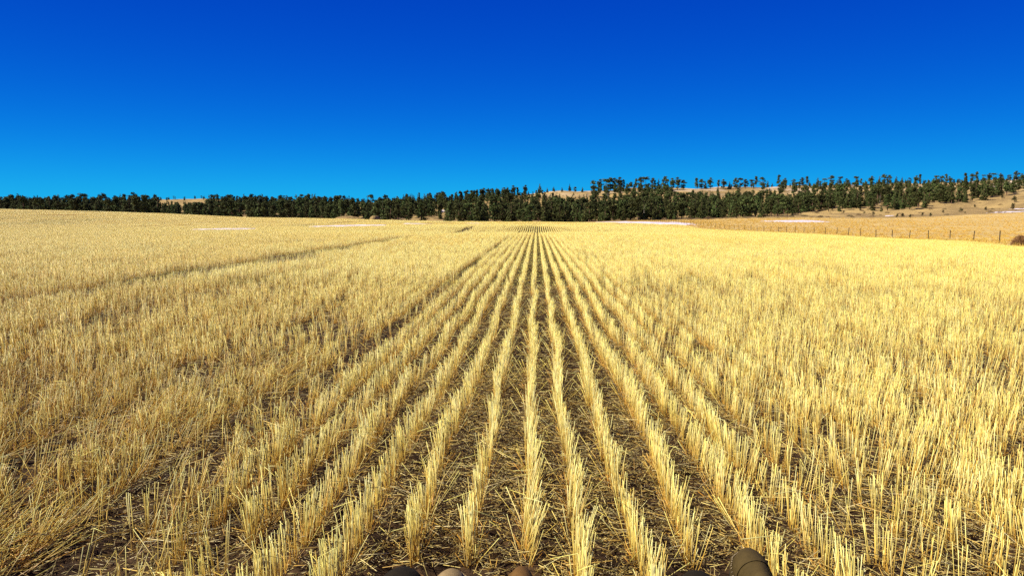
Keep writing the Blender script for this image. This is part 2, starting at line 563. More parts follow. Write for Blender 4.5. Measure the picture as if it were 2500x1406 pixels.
def straw_cols(N, warm=0.0):
    """base and tip colours of straws"""
    warm = np.asarray(warm, float)
    if warm.ndim:
        warm = warm[:, None]
    v = RNG.uniform(0, 1, (N, 1)); w_ = np.clip(RNG.normal(0, .48, (N, 1)) + warm, -.4, 1)
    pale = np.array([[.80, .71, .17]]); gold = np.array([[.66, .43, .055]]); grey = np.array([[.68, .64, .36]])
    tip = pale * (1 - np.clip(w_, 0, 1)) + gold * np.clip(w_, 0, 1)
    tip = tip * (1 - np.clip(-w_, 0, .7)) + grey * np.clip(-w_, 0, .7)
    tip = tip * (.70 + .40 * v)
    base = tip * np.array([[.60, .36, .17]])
    return base, tip


def row_density(x, y):
    """how well the row stands here: 0 flattened .. 1 full"""
    d = .45 + .9 * fbm(x * 1.1, y * .55, 70, 3)
    nearw = np.clip((6.5 - y) / 3, 0, 1)
    farw = np.clip((y - 8) / 6, 0, 1)
    for (x0, w_, s, g) in ((-1.38, .075, .98, .1), (-4.6, .16, .95, 1), (-6.45, .27, 1.15, 0), (-9.6, .2, .6, 1), (-2.35, .1, .55, 1), (2.72, .1, .45, 1), (7.3, .2, .4, 1), (-14, .3, .8, 1), (-21, .3, .8, .6),
                        (13.5, .3, .4, 1), (-28.2, .35, .9, .5), (-36.5, .35, .9, .5), (21.5, .3, .5, 1), (-17.2, .22, .6, 1), (30, .3, .5, 1), (-3.3, .12, .6, 1), (-11.6, .2, .5, 1)):
        dx = x - x0 + (.12 * nearw if x0 == -1.38 else 0) - .10 * (noise2(y * .2, 0 * y, 71) - .5)
        ww = w_ + (.10 * nearw + .07 * farw if x0 == -1.38 else (.34 if x0 in (-6.45, -14, -21, -28.2, -36.5) else .10) * farw)
        d = d * np.clip(1 - s * np.exp(-(dx / ww) ** 2) * (1 - g + g * np.clip(noise2(y * .35, x * 0 + x0, 72) * 1.5, .2, 1)), 0, 1)
    hole = fbm(x * .9 + 5, y * .6, 73, 2)
    d = d * np.where((hole < .33) & (np.abs(x) > 1.0), .45, 1)
    hole = noise2(x * 3.1 + 9, y * 1.7, 74)
    d = d * np.where((hole < .13) & (np.abs(x) > 1.2), .5, 1)
    return d


def wild(x, y):
    """0 in the tidy rows ahead, 1 where the stubble is trampled or tangled on the left"""
    a = np.clip((-x - .9) / .8, 0, 1) * np.clip((6.0 - y) / 3, 0, 1)
    b_ = np.clip((fbm(x * .5, y * .4, 75, 2) - .58) * 4, 0, 1) * .3
    return np.clip(a * .65 + b_ * (x < 1.5), 0, 1)


BOOT_SPOTS = [(-.40, 2.03, .115), (-.265, 2.03, .075), (-.045, 2.03, .06), (.475, 2.03, .085), (.66, 2.08, .075)]


def near_stubble(z0, z1, sides, per_m, rscale):
    ks = np.arange(int(-(1.0 * z1 + 1) / D), int((1.0 * z1 + 1) / D))
    bx, by = [], []
    plants = int((z1 - z0) * per_m / 4)
    for k in ks:
        x0 = k * D - .035
        yy = RNG.uniform(z0, z1, plants)
        keep = (x0 < yy * .84 + .6) & (x0 > -yy * .76 - .6)
        yy = yy[keep]
        bx.append(np.full(len(yy), x0)); by.append(yy)
    bx, by = np.concatenate(bx), np.concatenate(by)
    den = row_density(bx, by)
    keep = RNG.uniform(0, 1, len(bx)) < den
    bx, by = bx[keep], by[keep]
    keep = RNG.uniform(0, 1, len(bx)) < .35 + 1.0 * noise2(by * 3.2, bx * 31, 85)
    bx, by = bx[keep], by[keep]
    bx = bx + .030 * (noise2(by * .9, bx * 7, 80) - .5) * 2
    right = np.clip((bx - 1.1) / 1.0, 0, 1)
    n = len(bx)
    pid = np.repeat(np.arange(n), RNG.integers(2, 7, n))
    N = len(pid)
    wl = wild(bx, by)[pid]; rt = right[pid]
    spread = .006 + .010 * wl + .014 * rt
    pj = RNG.normal(0, 1, (n, 2)) * np.stack([.006 + .015 * right + .010 * wild(bx, by), np.full(n, .004)], 1)
    ox = pj[pid, 0] + RNG.normal(0, 1, N) * spread * .6
    oy = pj[pid, 1] + RNG.normal(0, 1, N) * .010
    X, Y = bx[pid] + ox, by[pid] + oy
    bad = np.zeros(N, bool)
    for (a, b_, r) in BOOT_SPOTS:
        bad |= (np.abs(X - a) < r) & (Y < b_ + .13)
    plant_lean = RNG.normal(0, .05, (n, 2)) + np.stack([1.0 * wild(bx, by) * RNG.uniform(0, 1, n) ** 1.5, -.05 * np.ones(n)], 1)
    plant_lean[:, 0] += .34 * (noise2(by * 2.1, bx * 23, 86) - .46)
    plant_lean[:, 1] += .24 * (noise2(by * 2.1, bx * 23, 87) - .5)
    lean = plant_lean[pid] + RNG.normal(0, .05, (N, 2))
    lean[:, 0] += ox * np.where(np.abs(X + .1) < 1.3, 1.5, 3)
    brk = RNG.uniform(0, 1, N) < (.07 + .20 * wl)
    lean[brk] += RNG.normal(0, .7, (brk.sum(), 2))
    L = RNG.normal(.185, .022, N) * (1 + .12 * (fbm(X * .7, Y * .7, 81, 2) - .5))
    L = L * np.where(RNG.uniform(0, 1, N) < .16, RNG.uniform(.35, .85, N), 1)
    dirv = np.stack([lean[:, 0], lean[:, 1], np.ones(N)], 1); dirv /= np.linalg.norm(dirv, axis=1, keepdims=True)
    B = np.stack([X, Y, height(X, Y) - .012], 1)
    T = B + dirv * L[:, None]
    r = RNG.uniform(.0009, .0016, N) * rscale
    ok = ~bad
    bent = ok & (RNG.uniform(0, 1, N) < .07 + .12 * wl)
    nb = bent.sum()
    bd = np.stack([RNG.normal(.3, .8, nb), RNG.normal(0, .8, nb), RNG.normal(-.35, .35, nb)], 1); bd /= np.linalg.norm(bd, axis=1, keepdims=True)
    c0, c1 = straw_cols(N, .10 + .25 * wl + .38 * np.clip(-X / 3.5, 0, 1))
    c0, c1 = c0, c1
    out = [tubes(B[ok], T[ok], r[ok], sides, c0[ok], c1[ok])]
    out.append(tubes(T[bent], T[bent] + bd * RNG.uniform(.04, .12, (nb, 1)), r[bent] * .85, 4, c1[bent] * .9, c1[bent] * .9))
    # dry leaf sheaths at the foot of each plant
    ns = int(N * .55); s_ = RNG.integers(0, N, ns); s_ = s_[~bad[s_]]; ns = len(s_)
    B2 = B[s_] + RNG.normal(0, .006, (ns, 3)) * [1, 1, 0]
    dv = np.stack([RNG.normal(0, .55, ns), RNG.normal(0, .55, ns), np.ones(ns)], 1)
    T2 = B2 + dv / np.linalg.norm(dv, axis=1, keepdims=True) * RNG.uniform(.03, .10, (ns, 1))
    c0, c1 = straw_cols(ns, .6)
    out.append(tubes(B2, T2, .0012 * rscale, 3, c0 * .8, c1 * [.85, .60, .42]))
    return out


def litter(z0, z1, per_m2, lens, rscale, sides=3):
    area = .81 * (z1**2 - z0**2) + 1.4 * (z1 - z0)
    N = int(area * per_m2)
    Y = np.sqrt(RNG.uniform(z0**2, z1**2, N)); X = Y * RNG.uniform(-.78, .86, N) + RNG.uniform(-.6, .6, N)
    keep = RNG.uniform(0, 1, N) < (.25 + 1.0 * fbm(X * 2.2, Y * 1.3, 90, 2)) * np.where(row_density(X, Y) < .3, .7, 1)
    for (a, b_, r) in BOOT_SPOTS:
        keep &= ~((np.abs(X - a) < r) & (Y < b_ + .13))
    X, Y = X[keep], Y[keep]; N = len(X)
    L = RNG.uniform(*lens, N) * RNG.uniform(.4, 1, N)
    yaw = RNG.uniform(0, 2 * np.pi, N)
    pit = RNG.normal(0, .12, N)
    d = np.stack([np.cos(yaw) * np.cos(pit), np.sin(yaw) * np.cos(pit), np.sin(pit)], 1)
    C = np.stack([X, Y, height(X, Y) + .006 + np.abs(RNG.normal(0, .022, N)) + np.abs(np.sin(pit)) * L * .5], 1)
    c0, c1 = straw_cols(N, .25)
    k = RNG.uniform(.45, 1.1, (N, 1)) * np.array([[.78, .68, .85]])
    return tubes(C - d * L[:, None] / 2, C + d * L[:, None] / 2, RNG.uniform(.0009, .0019, N) * rscale, sides, c1 * k, c1 * k, 1.0)


Z1, Z2, Z3, Z4 = 5.0, 11.0, 86.0, 272 * K
parts = near_stubble(1.55, Z1, 5, 290, 1.0)
v, f, c = merge(parts)
link('wheat_stubble', mesh_np('wheat_stubble', v, f, c, True, [M['straw']]), kind='stuff', label='cut pale wheat stalks standing in rows in the near field')
parts = near_stubble(Z1, Z2, 3, 255, 1.1)
v, f, c = merge(parts)
link('wheat_stubble', mesh_np('wheat_stubble', v, f, c, True, [M['straw']]), kind='stuff', label='cut pale wheat stalks standing in rows in the middle of the field')
def lodged(z0, z1, per_m2):
    N = int(1.0 * (z1**2 - z0**2) * per_m2 * .5)
    Y = np.sqrt(RNG.uniform(z0**2, z1**2, N)); X = -Y * RNG.uniform(.1, .8, N) - .4
    k = RNG.uniform(0, 1, N) < np.clip(wild(X, Y) * 1.6 - .2, 0, 1) * np.clip((fbm(X * 1.9, Y * 1.4, 97, 2) - .46) * 7, 0, 1) * np.clip(row_density(X, Y) * 1.6 - .3, 0, 1)
    X, Y = X[k], Y[k]; N = len(X)
    az = RNG.normal(.35, .45, N); pit = np.clip(RNG.normal(.45, .3, N), .03, 1.2)
    d = np.stack([np.cos(az) * np.cos(pit), np.sin(az) * np.cos(pit), np.sin(pit)], 1)
    B = np.stack([X, Y, height(X, Y) + RNG.uniform(0, .05, N)], 1)
    c0, c1 = straw_cols(N, .5)
    return tubes(B, B + d * RNG.uniform(.10, .26, (N, 1)), RNG.uniform(.0010, .0018, N), 4, c0 * 1.2, c1)


v, f, c = merge([lodged(1.6, 7.5, 1300), litter(1.55, Z1, 4200, (.015, .07), .75), litter(1.55, Z1, 300, (.07, .24), 1.0, 4), litter(Z1, Z2, 1100, (.03, .12), .95), litter(Z1, Z2, 120, (.1, .24), 1.1)])
link('straw_litter', mesh_np('straw_litter', v, f, c, True, [M['straw']]), kind='stuff', label='broken straw lying on the dark soil between the rows')


# tiles of stubble for the field farther out
def tile(name, length, nrow, per_m, sig, sides, rscale, lit, dens=1.0, hs=1.0, warm=.2):
    N = int(length * nrow * per_m * dens)
    row = RNG.integers(0, nrow, N)
    X = (row - (nrow - 1) / 2) * D + RNG.normal(0, sig, N)
    Y = RNG.uniform(-length / 2, length / 2, N)
    k = RNG.uniform(0, 1, N) < .12 + 1.2 * noise2(Y * 5 + row * 17, row * 3.1, int(RNG.integers(0, 999)))
    X, Y = X[k], Y[k]; N = len(X)
    lean = RNG.normal(0, .07, (N, 2))
    L = RNG.normal(.18, .030, N) * hs
    dv = np.stack([lean[:, 0], lean[:, 1], np.ones(N)], 1)
    B = np.stack([X, Y, np.full(N, -.03)], 1); T = B + dv * (L + .03)[:, None]
    c0, c1 = straw_cols(N, warm)
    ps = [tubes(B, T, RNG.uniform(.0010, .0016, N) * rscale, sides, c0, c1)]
    if lit:
        n2 = int(lit * length * nrow)
        yaw = RNG.uniform(0, 6.28, n2); ll = RNG.uniform(.04, .18, n2)
        C = np.stack([RNG.uniform(-nrow * D / 2, nrow * D / 2, n2), RNG.uniform(-length / 2, length / 2, n2), RNG.uniform(.005, .04, n2)], 1)
        d = np.stack([np.cos(yaw), np.sin(yaw), RNG.normal(0, .12, n2)], 1)
        c0, c1 = straw_cols(n2, .3); kk = RNG.uniform(.3, 1, (n2, 1))
        ps.append(tubes(C - d * ll[:, None] / 2, C + d * ll[:, None] / 2, .0018 * rscale, 3, c1 * kk, c1 * kk, 1.0))
    v, f, c = merge(ps)
    return bpy.data.objects.new(name, mesh_np(name, v, f, c, True, [M['straw']]))


def instancer(name, coll_objs, pts, idx, rot, scl, **props):
    coll = bpy.data.collections.new(name + '_pieces')
    for o in coll_objs:
        coll.objects.link(o)
    me = bpy.data.meshes.new(name)
    me.vertices.add(len(pts)); me.vertices.foreach_set('co', np.ascontiguousarray(pts, np.float32).ravel())
    a = me.attributes.new('idx', 'INT', 'POINT'); a.data.foreach_set('value', np.asarray(idx, np.int32))
    a = me.attributes.new('rot', 'FLOAT_VECTOR', 'POINT'); a.data.foreach_set('vector', np.ascontiguousarray(rot, np.float32).ravel())
    a = me.attributes.new('scl', 'FLOAT_VECTOR', 'POINT'); a.data.foreach_set('vector', np.ascontiguousarray(scl, np.float32).ravel())
    o = link(name, me, **props)
    g = bpy.data.node_groups.new(name, 'GeometryNodeTree')
    g.interface.new_socket('Geometry', in_out='INPUT', socket_type='NodeSocketGeometry')
    g.interface.new_socket('Geometry', in_out='OUTPUT', socket_type='NodeSocketGeometry')
    gi, go = g.nodes.new('NodeGroupInput'), g.nodes.new('NodeGroupOutput')
    ci = g.nodes.new('GeometryNodeCollectionInfo'); ci.inputs['Collection'].default_value = coll
    ci.inputs['Separate Children'].default_value = True; ci.inputs['Reset Children'].default_value = True
    ip = g.nodes.new('GeometryNodeInstanceOnPoints'); ip.inputs['Pick Instance'].default_value = True
    m2p = g.nodes.new('GeometryNodeMeshToPoints')
    e2r = g.nodes.new('FunctionNodeEulerToRotation')

    def na(nm, ty):
        n = g.nodes.new('GeometryNodeInputNamedAttribute'); n.data_type = ty; n.inputs['Name'].default_value = nm
        return n.outputs['Attribute']
    L = g.links.new
    L(gi.outputs[0], m2p.inputs['Mesh']); L(m2p.outputs[0], ip.inputs['Points'])
    L(ci.outputs[0], ip.inputs['Instance']); L(na('idx', 'INT'), ip.inputs['Instance Index'])
    L(na('rot', 'FLOAT_VECTOR'), e2r.inputs[0]); L(e2r.outputs[0], ip.inputs['Rotation'])
    L(na('scl', 'FLOAT_VECTOR'), ip.inputs['Scale']); L(ip.outputs[0], go.inputs[0])
    md = o.modifiers.new('scatter', 'NODES'); md.node_group = g
    return o


def tile_points(z0, z1, length, width, x_limit=XE):
    P = []
    for y in np.arange(z0 + length / 2, z1, length):
        lo, hi = -.82 * y - 2, min(x_limit - width / 2, .9 * y + 2)
        x = np.arange(math.floor(lo / width), math.floor(hi / width)) * width
        P.append(np.stack([x + (-.035 if width < .3 else 0), np.full(len(x), y)], 1))
    P = np.concatenate(P)
    return P


def tile_rot(P, length, width, flip):
    e = length / 2
    sy_ = (height(P[:, 0], P[:, 1] + e) - height(P[:, 0], P[:, 1] - e)) / length
    e = max(width, .5)
    sx_ = (height(P[:, 0] + e, P[:, 1]) - height(P[:, 0] - e, P[:, 1])) / (2 * e)
    s = np.where(flip, -1., 1.)
    return np.stack([np.arctan(sy_) * s, -np.arctan(sx_) * s, np.where(flip, np.pi, 0)], 1)


def hidden_dip(P):
    return np.zeros(len(P), bool)


mid = [tile('tile_%02d' % i, 1.0, 1, 195, .013, 3, 1.2, 45) for i in range(6)]
mid += [tile('tile_%02d' % i, 1.0, 1, 215, .026, 3, 1.2, 40) for i in range(6, 10)]
mid += [tile('tile_%02d' % i, 1.0, 1, 190, .022, 3, 1.2, 60, dens=.22) for i in range(10, 12)]
mid += [tile('tile_%02d' % i, 1.0, 1, 190, .010, 3, 1.2, 8) for i in range(12, 15)]
mid += [tile('tile_%02d' % i, 1.0, 1, 205, .017, 3, 1.2, 40, warm=.62) for i in range(15, 19)]
P = tile_points(Z2, Z3, 1.0, D)
dn = row_density(P[:, 0], P[:, 1]) + RNG.normal(0, .08, len(P))
rt = np.clip((P[:, 0] - 1.0) / 2, 0, 1) + np.clip((-P[:, 0] - 3.0) / 4, 0, .35)
idx = np.where(dn < .42, 10 + RNG.integers(0, 2, len(P)), np.where(RNG.uniform(0, 1, len(P)) < rt, 6 + RNG.integers(0, 4, len(P)), RNG.integers(0, 6, len(P))))
gold = np.clip((-P[:, 0] - 2) / 8, 0, 1) * np.clip((P[:, 1] - 9) / 8, 0, 1) * .75 + np.clip((fbm(P[:, 0] * .25, P[:, 1] * .12, 78, 3) - .5) * 3, 0, .8)
gold = gold + np.clip((P[:, 1] - 22) / 40, 0, .45)
idx = np.where((idx < 10) & (RNG.uniform(0, 1, len(P)) < gold), 15 + RNG.integers(0, 4, len(P)), idx)
crisp = (P[:, 1] > 44) & (np.abs(P[:, 0] + .3) < 19 - 9 * noise2(P[:, 1] * .3, P[:, 0] * .3, 79)) & (dn > .5)
idx = np.where(crisp, 12 + RNG.integers(0, 3, len(P)), idx)
keep = (~inside_snow(P[:, 0], P[:, 1]) | (RNG.uniform(0, 1, len(P)) < .10)) & (dn > .12)
P, idx = P[keep], idx[keep]
flip = RNG.uniform(0, 1, len(P)) < .5
scl = np.ones((len(P), 3)); scl[:, 2] = RNG.normal(1, .09, len(P)) * (.9 + .2 * noise2(P[:, 0] * 1.5, P[:, 1] * .6, 83)); scl[:, 1] = 1.03
instancer('wheat_stubble', mid, np.column_stack([P, height(P[:, 0], P[:, 1])]), idx, tile_rot(P, 1.0, D, flip), scl,
          kind='stuff', label='golden wheat stubble rows running out to the first dip')

farT = [tile('far_tile_%02d' % i, 4.0, 8, 54, .020, 3, 2.1, 8) for i in range(4)]
farT += [tile('far_tile_%02d' % i, 4.0, 8, 54, .030, 3, 2.1, 10, dens=.35) for i in range(4, 6)]
farT += [tile('far_tile_%02d' % i, 4.0, 8, 54, .025, 3, 2.1, 8, warm=.7) for i in range(6, 10)]
P = tile_points(Z3, Z4, 4.0, D * 8)
# break the big tiles up where a wheel track or thin patch crosses
dn = fbm(P[:, 0] * .11, P[:, 1] * .035, 77, 3) + RNG.normal(0, .05, len(P))
gold = np.clip(.80 - P[:, 0] / 90, .5, .95)
idx = np.where(RNG.uniform(0, 1, len(P)) < gold, 6 + RNG.integers(0, 4, len(P)), RNG.integers(0, 4, len(P)))
idx = np.where(dn < .37, 4 + RNG.integers(0, 2, len(P)), idx)
keep = ~inside_snow(P[:, 0], P[:, 1]) & (fbm(P[:, 0] * .22, P[:, 1] * .03, 84, 2) > .27)
P, idx = P[keep], idx[keep]
flip = RNG.uniform(0, 1, len(P)) < .5
scl = np.ones((len(P), 3)); scl[:, 2] = RNG.normal(1, .07, len(P))
instancer('wheat_stubble', farT, np.column_stack([P, height(P[:, 0], P[:, 1])]), idx, tile_rot(P, 4.0, D * 8, flip), scl,
          kind='stuff', label='far golden wheat stubble over the second rise')

# ------------------------------------------------------------------ dry grass of the pasture
def grass_tuft(name, n, hgt, rad, warm):
    a = RNG.uniform(0, 6.28, n); rr = rad * np.sqrt(RNG.uniform(0, 1, n))
    B = np.stack([np.cos(a) * rr, np.sin(a) * rr, np.full(n, -.03)], 1)
    dv = np.stack([np.cos(a) * RNG.uniform(0, .6, n), np.sin(a) * RNG.uniform(0, .6, n), np.ones(n)], 1)
    T = B + dv * (hgt * RNG.uniform(.5, 1, n))[:, None]
    c0, c1 = straw_cols(n, warm)
    v, f, c = merge([tubes(B, T, .006, 3, c0 * 1.5, c1 * [.95, .92, .9], .3)])
    return bpy.data.objects.new(name, mesh_np(name, v, f, c, False, [M['straw']]))


tufts = [grass_tuft('tuft_%d' % i, 60, .22 + .06 * i, .22, .45 + .1 * i) for i in range(4)]
N = 15000
Y = np.sqrt(RNG.uniform(40**2, ZF**2, N)); X = XE + .3 + RNG.uniform(0, 1, N) ** 1.3 * (.9 * Y + 5 - XE)
keep = (X > XE + .2) & (X < .9 * Y + 5) & ~inside_snow(X, Y) & (RNG.uniform(0, 1, N) < .3 + fbm(X * .12, Y * .06, 95, 3))
X, Y = X[keep], Y[keep]; N = len(X)
rim = np.exp(-(X - XE) / 2.0)
s = RNG.uniform(.6, 1.2, N) + rim * .5
instancer('pasture_grass', tufts, np.column_stack([X, Y, height(X, Y)]), RNG.integers(0, 4, N),
          np.stack([np.zeros(N), np.zeros(N), RNG.uniform(0, 6.28, N)], 1), np.stack([s * 1.2, s * 1.2, s], 1),
          kind='stuff', label='short dry golden grass of the fenced pasture')

# ------------------------------------------------------------------ wire fence
FX = 48.7
fence = thing('wire_fence', 'long wire fence on dark metal posts along the right edge of the stubble', 'fence', (FX, 80 * K, 0))
fz = 80.0 * K
posts = []
prof = [(-.017, -.02), (.017, -.02), (.017, -.012), (.004, -.012), (.004, .024), (-.004, .024), (-.004, -.012), (-.017, -.012)]
pv = np.array([[x * 1.5, y * 1.5, z] for z in (-.35, 1.25) for x, y in prof])
pf = np.array([[k, (k + 1) % 8, 8 + (k + 1) % 8, 8 + k] for k in range(8)])
pm = mesh_np('post', pv, [pf, np.array([[0, 1, 2, 7], [8, 15, 10, 9], [3, 4, 5, 6], [11, 14, 13, 12]])], mats=[M['post']])
i = 0
while fz < 385 * K:
    x = FX + RNG.normal(0, .04); g = float(height(x, fz))
    o = link('post', pm, fence)
    lean = RNG.normal(0, .03, 2)
    o.location = (x - FX, fz - 80 * K, g); o.rotation_euler = (lean[0], lean[1], RNG.uniform(-.2, .2))
    o.scale = (1.5, 1.5, RNG.uniform(.95, 1.08))
    posts.append((x - FX, fz - 80 * K, g))
    fz += 5.1 * K * RNG.uniform(.95, 1.05)
    i += 1
for hgt in (.35, .65, .92, 1.15):
    pts = np.array(posts) + [0, 0, hgt]
    mids = (pts[1:] + pts[:-1]) / 2 - [0, 0, .03]
    seq = np.empty((len(pts) + len(mids), 3)); seq[0::2] = pts; seq[1::2] = mids
    v, f, c = tubes(seq[:-1], seq[1:], .0035, 3, np.ones((len(seq) - 1, 3)), np.ones((len(seq) - 1, 3)), 1.0)
    link('wire', mesh_np('wire', v, f, mats=[M['wire']]), fence)

# ------------------------------------------------------------------ trees
def trunk_mesh(name, H, r0, bend, limbs, mtl, top=.96):
    parts = []
    n = 7
    zs_ = np.linspace(-.4, H * top, n); q = np.clip(zs_ / H, 0, 1)
    ctr = np.stack([bend[0] * q**2, bend[1] * q**2, zs_], 1)
    rad = r0 * (1 - q) ** .8 + .03
    for k in range(n - 1):
        a = ctr[k:k + 1]; b_ = ctr[k + 1:k + 2]
        parts.append(tubes(a, b_, rad[k], 6, np.ones((1, 3)), np.ones((1, 3)), rad[k + 1] / rad[k]))
    for (z, az, ln, up) in limbs:
        qq = z / H
        a = np.array([[bend[0] * qq**2, bend[1] * qq**2, z]])
        e = a + np.array([[math.cos(az) * ln, math.sin(az) * ln, up]])
        parts.append(tubes(a, e, max(.03, r0 * .28 * (1 - qq) + .03), 4, np.ones((1, 3)), np.ones((1, 3)), .35))
    v, f, _ = merge(parts)
    return mesh_np(name, v, f, smooth=True, mats=[mtl])


def crown_mesh(name, clumps, nleaf, leaf, base):
    """clumps: (centre, radii). Needle tufts spread through each clump"""
    V, C = [], []
    for (c0, rd) in clumps:
        n = int(nleaf * (rd[0] * rd[1] * rd[2]) ** (2 / 3.))
        d = RNG.normal(0, 1, (n, 3)); d /= np.linalg.norm(d, axis=1, keepdims=True)
        rr = RNG.uniform(.25, 1, (n, 1)) ** .45
        p = np.array(c0) + d * rr * np.array(rd) * (1 + RNG.normal(0, .10, (n, 1)))
        p[:, 2] += np.where(d[:, 2] < 0, -d[:, 2] * rd[2] * .45, 0)       # flatter undersides
        nrm = d * .7 + RNG.normal(0, .6, (n, 3)) + [0, 0, .35]; nrm /= np.linalg.norm(nrm, axis=1, keepdims=True)
        t1 = np.cross(nrm, RNG.normal(0, 1, (n, 3))); t1 /= np.linalg.norm(t1, axis=1, keepdims=True)
        t2 = np.cross(nrm, t1)
        s = leaf * RNG.uniform(.55, 1.25, (n, 1))
        q = np.stack([p - t1 * s, p + t2 * s * .7 + nrm * s * .2, p + t1 * s, p - t2 * s * .7 + nrm * s * .2], 1)
        V.append(q.reshape(-1, 3))
        tone = np.array(base) * RNG.uniform(.65, 1.35) * RNG.uniform(.75, 1.25, (n, 1))
        C.append(np.repeat(tone, 4, 0))
    V, C = np.concatenate(V), np.concatenate(C)
    return mesh_np(name, V, np.arange(len(V)).reshape(-1, 4), C, False, [M['needle']])


GREEN = (.060, .069, .018)
KINDS = []                                  # (kind, H, trunk mesh, crown mesh, joined)


def make_kind(kind, seed):
    r = random.Random(seed)
    H = 10.0
    clumps, limbs = [], []
    bend = (r.uniform(-.5, .5), r.uniform(-.3, .3))
    if kind == 'cone':                      # young pine, pointed, crown almost to the ground
        z = .8
        while z < H * .97:
            q = z / H
            R = (1 - q) ** .8 * 2.9 + .22
            for k in range(max(2, int(6 * (1 - q)) + 1)):
                az = r.uniform(0, 6.28); d = R * r.uniform(.35, .75)
                clumps.append(((math.cos(az) * d, math.sin(az) * d, z + r.uniform(-.3, .3)), (R * .48, R * .48, .5 + .45 * (1 - q))))
            z += .6 + .5 * (1 - q)
        clumps.append(((0, 0, H * .98), (.2, .2, .5)))
        leaf, nl = .34, 34
    elif kind == 'round':                   # old ponderosa: short bare trunk, rounded open top
        for k in range(26):
            q = r.uniform(.13, .92); R = 3.3 * math.sin(min(1, (q - .06) / .94) * math.pi) ** .7
            az = r.uniform(0, 6.28); d = R * r.uniform(.2, .9)
            clumps.append(((math.cos(az) * d + bend[0] * q * q, math.sin(az) * d, q * H), (r.uniform(1.0, 1.6), r.uniform(1.0, 1.6), r.uniform(.6, 1.0))))
            limbs.append((q * H - .6, az, d, .5))
        clumps.append(((bend[0], bend[1], H * .93), (1.2, 1.2, .8)))
        leaf, nl = .38, 40
    elif kind == 'flat':                    # wind-shaped, broad top, gaps between tiers
        for k in range(24):
            q = r.choice((.20, .34, .48, .62, .74, .84, .90)) + r.uniform(-.04, .04); R = 1.4 + 2.0 * math.sin((q - .25) / .80 * math.pi)
            az = r.uniform(0, 6.28); d = R * r.uniform(.15, .9)
            clumps.append(((math.cos(az) * d + bend[0] * q * q, math.sin(az) * d, q * H), (r.uniform(1.1, 1.7), r.uniform(1.1, 1.7), r.uniform(.5, .85))))
            limbs.append((q * H - .5, az, d, .35))
        leaf, nl = .37, 38
    elif kind == 'column':                  # tall, narrow, uneven sides
        for k in range(28):
            q = r.uniform(.12, .95); R = 2.3 * (1 - q) ** .6 + .35
            az = r.uniform(0, 6.28); d = R * r.uniform(.1, .8)
            clumps.append(((math.cos(az) * d + bend[0] * q * q, math.sin(az) * d, q * H), (r.uniform(.8, 1.2), r.uniform(.8, 1.2), r.uniform(.6, 1.0))))
            limbs.append((q * H - .3, az, d, .3))
        leaf, nl = .35, 38
    cm = crown_mesh('crown_' + kind, clumps, nl, leaf, GREEN)
    tm = trunk_mesh('trunk_' + kind, H, .27, bend, limbs, M['bark'])
    KINDS.append((kind, H, tm, cm))


for s_, kd in enumerate(['round', 'round', 'flat', 'cone', 'cone', 'column', 'round', 'column', 'flat', 'cone']):
    make_kind(kd, 100 + s_)
BYKIND = {}
for k_, t_ in enumerate(KINDS):
    BYKIND.setdefault(t_[0], []).append(k_)


def joined(k):
    kd, H, tm, cm = KINDS[k]
    n1, n2 = len(tm.vertices), len(cm.vertices)
    a = np.empty(n1 * 3, np.float32); tm.vertices.foreach_get('co', a)
    b_ = np.empty(n2 * 3, np.float32); cm.vertices.foreach_get('co', b_)
    V = np.concatenate([a.reshape(-1, 3), b_.reshape(-1, 3)])
    f1 = [np.array(p.vertices[:]) for p in tm.polygons]
    fq = np.array([x for x in f1 if len(x) == 4]); f6 = np.array([x for x in f1 if len(x) == 6])
    fc = np.arange(n2).reshape(-1, 4) + n1
    cc = np.empty(n2 * 4, np.float32); cm.color_attributes['Col'].data.foreach_get('color', cc)
    C = np.ones((n1 + n2, 3), np.float32); C[n1:] = cc.reshape(-1, 4)[:, :3]
    mi = np.concatenate([np.zeros(len(fq) + len(f6)), np.ones(len(fc))])
    return mesh_np('pine_%02d' % k, V, [fq, f6, fc], C, False, [M['bark'], M['needle']], mi)


n_ind = 0


def pine(k, x, y, hgt, label, group, wid=1.0, name='pine_tree'):
    global n_ind
    kd, H, tm, cm = KINDS[k]
    s = hgt / H
    o = thing(name, label, 'tree', (x, y, float(height(x, y))), group)
    o.rotation_euler = (random.uniform(-.04, .04), random.uniform(-.04, .04), random.uniform(0, 6.28))
    o.scale = (s * wid, s * wid, s)
    link('trunk', tm, o); link('crown', cm, o)
    n_ind += 1
    return o


def ordn(i):
    return ['first', 'second', 'third', 'fourth', 'fifth', 'sixth', 'seventh', 'eighth', 'ninth', 'tenth', 'eleventh', 'twelfth', 'thirteenth', 'fourteenth', 'fifteenth', 'sixteenth', 'seventeenth', 'eighteenth', 'nineteenth', 'twentieth'][i]


SHAPE = {'round': 'rounded', 'flat': 'flat topped', 'cone': 'pointed', 'column': 'tall narrow'}
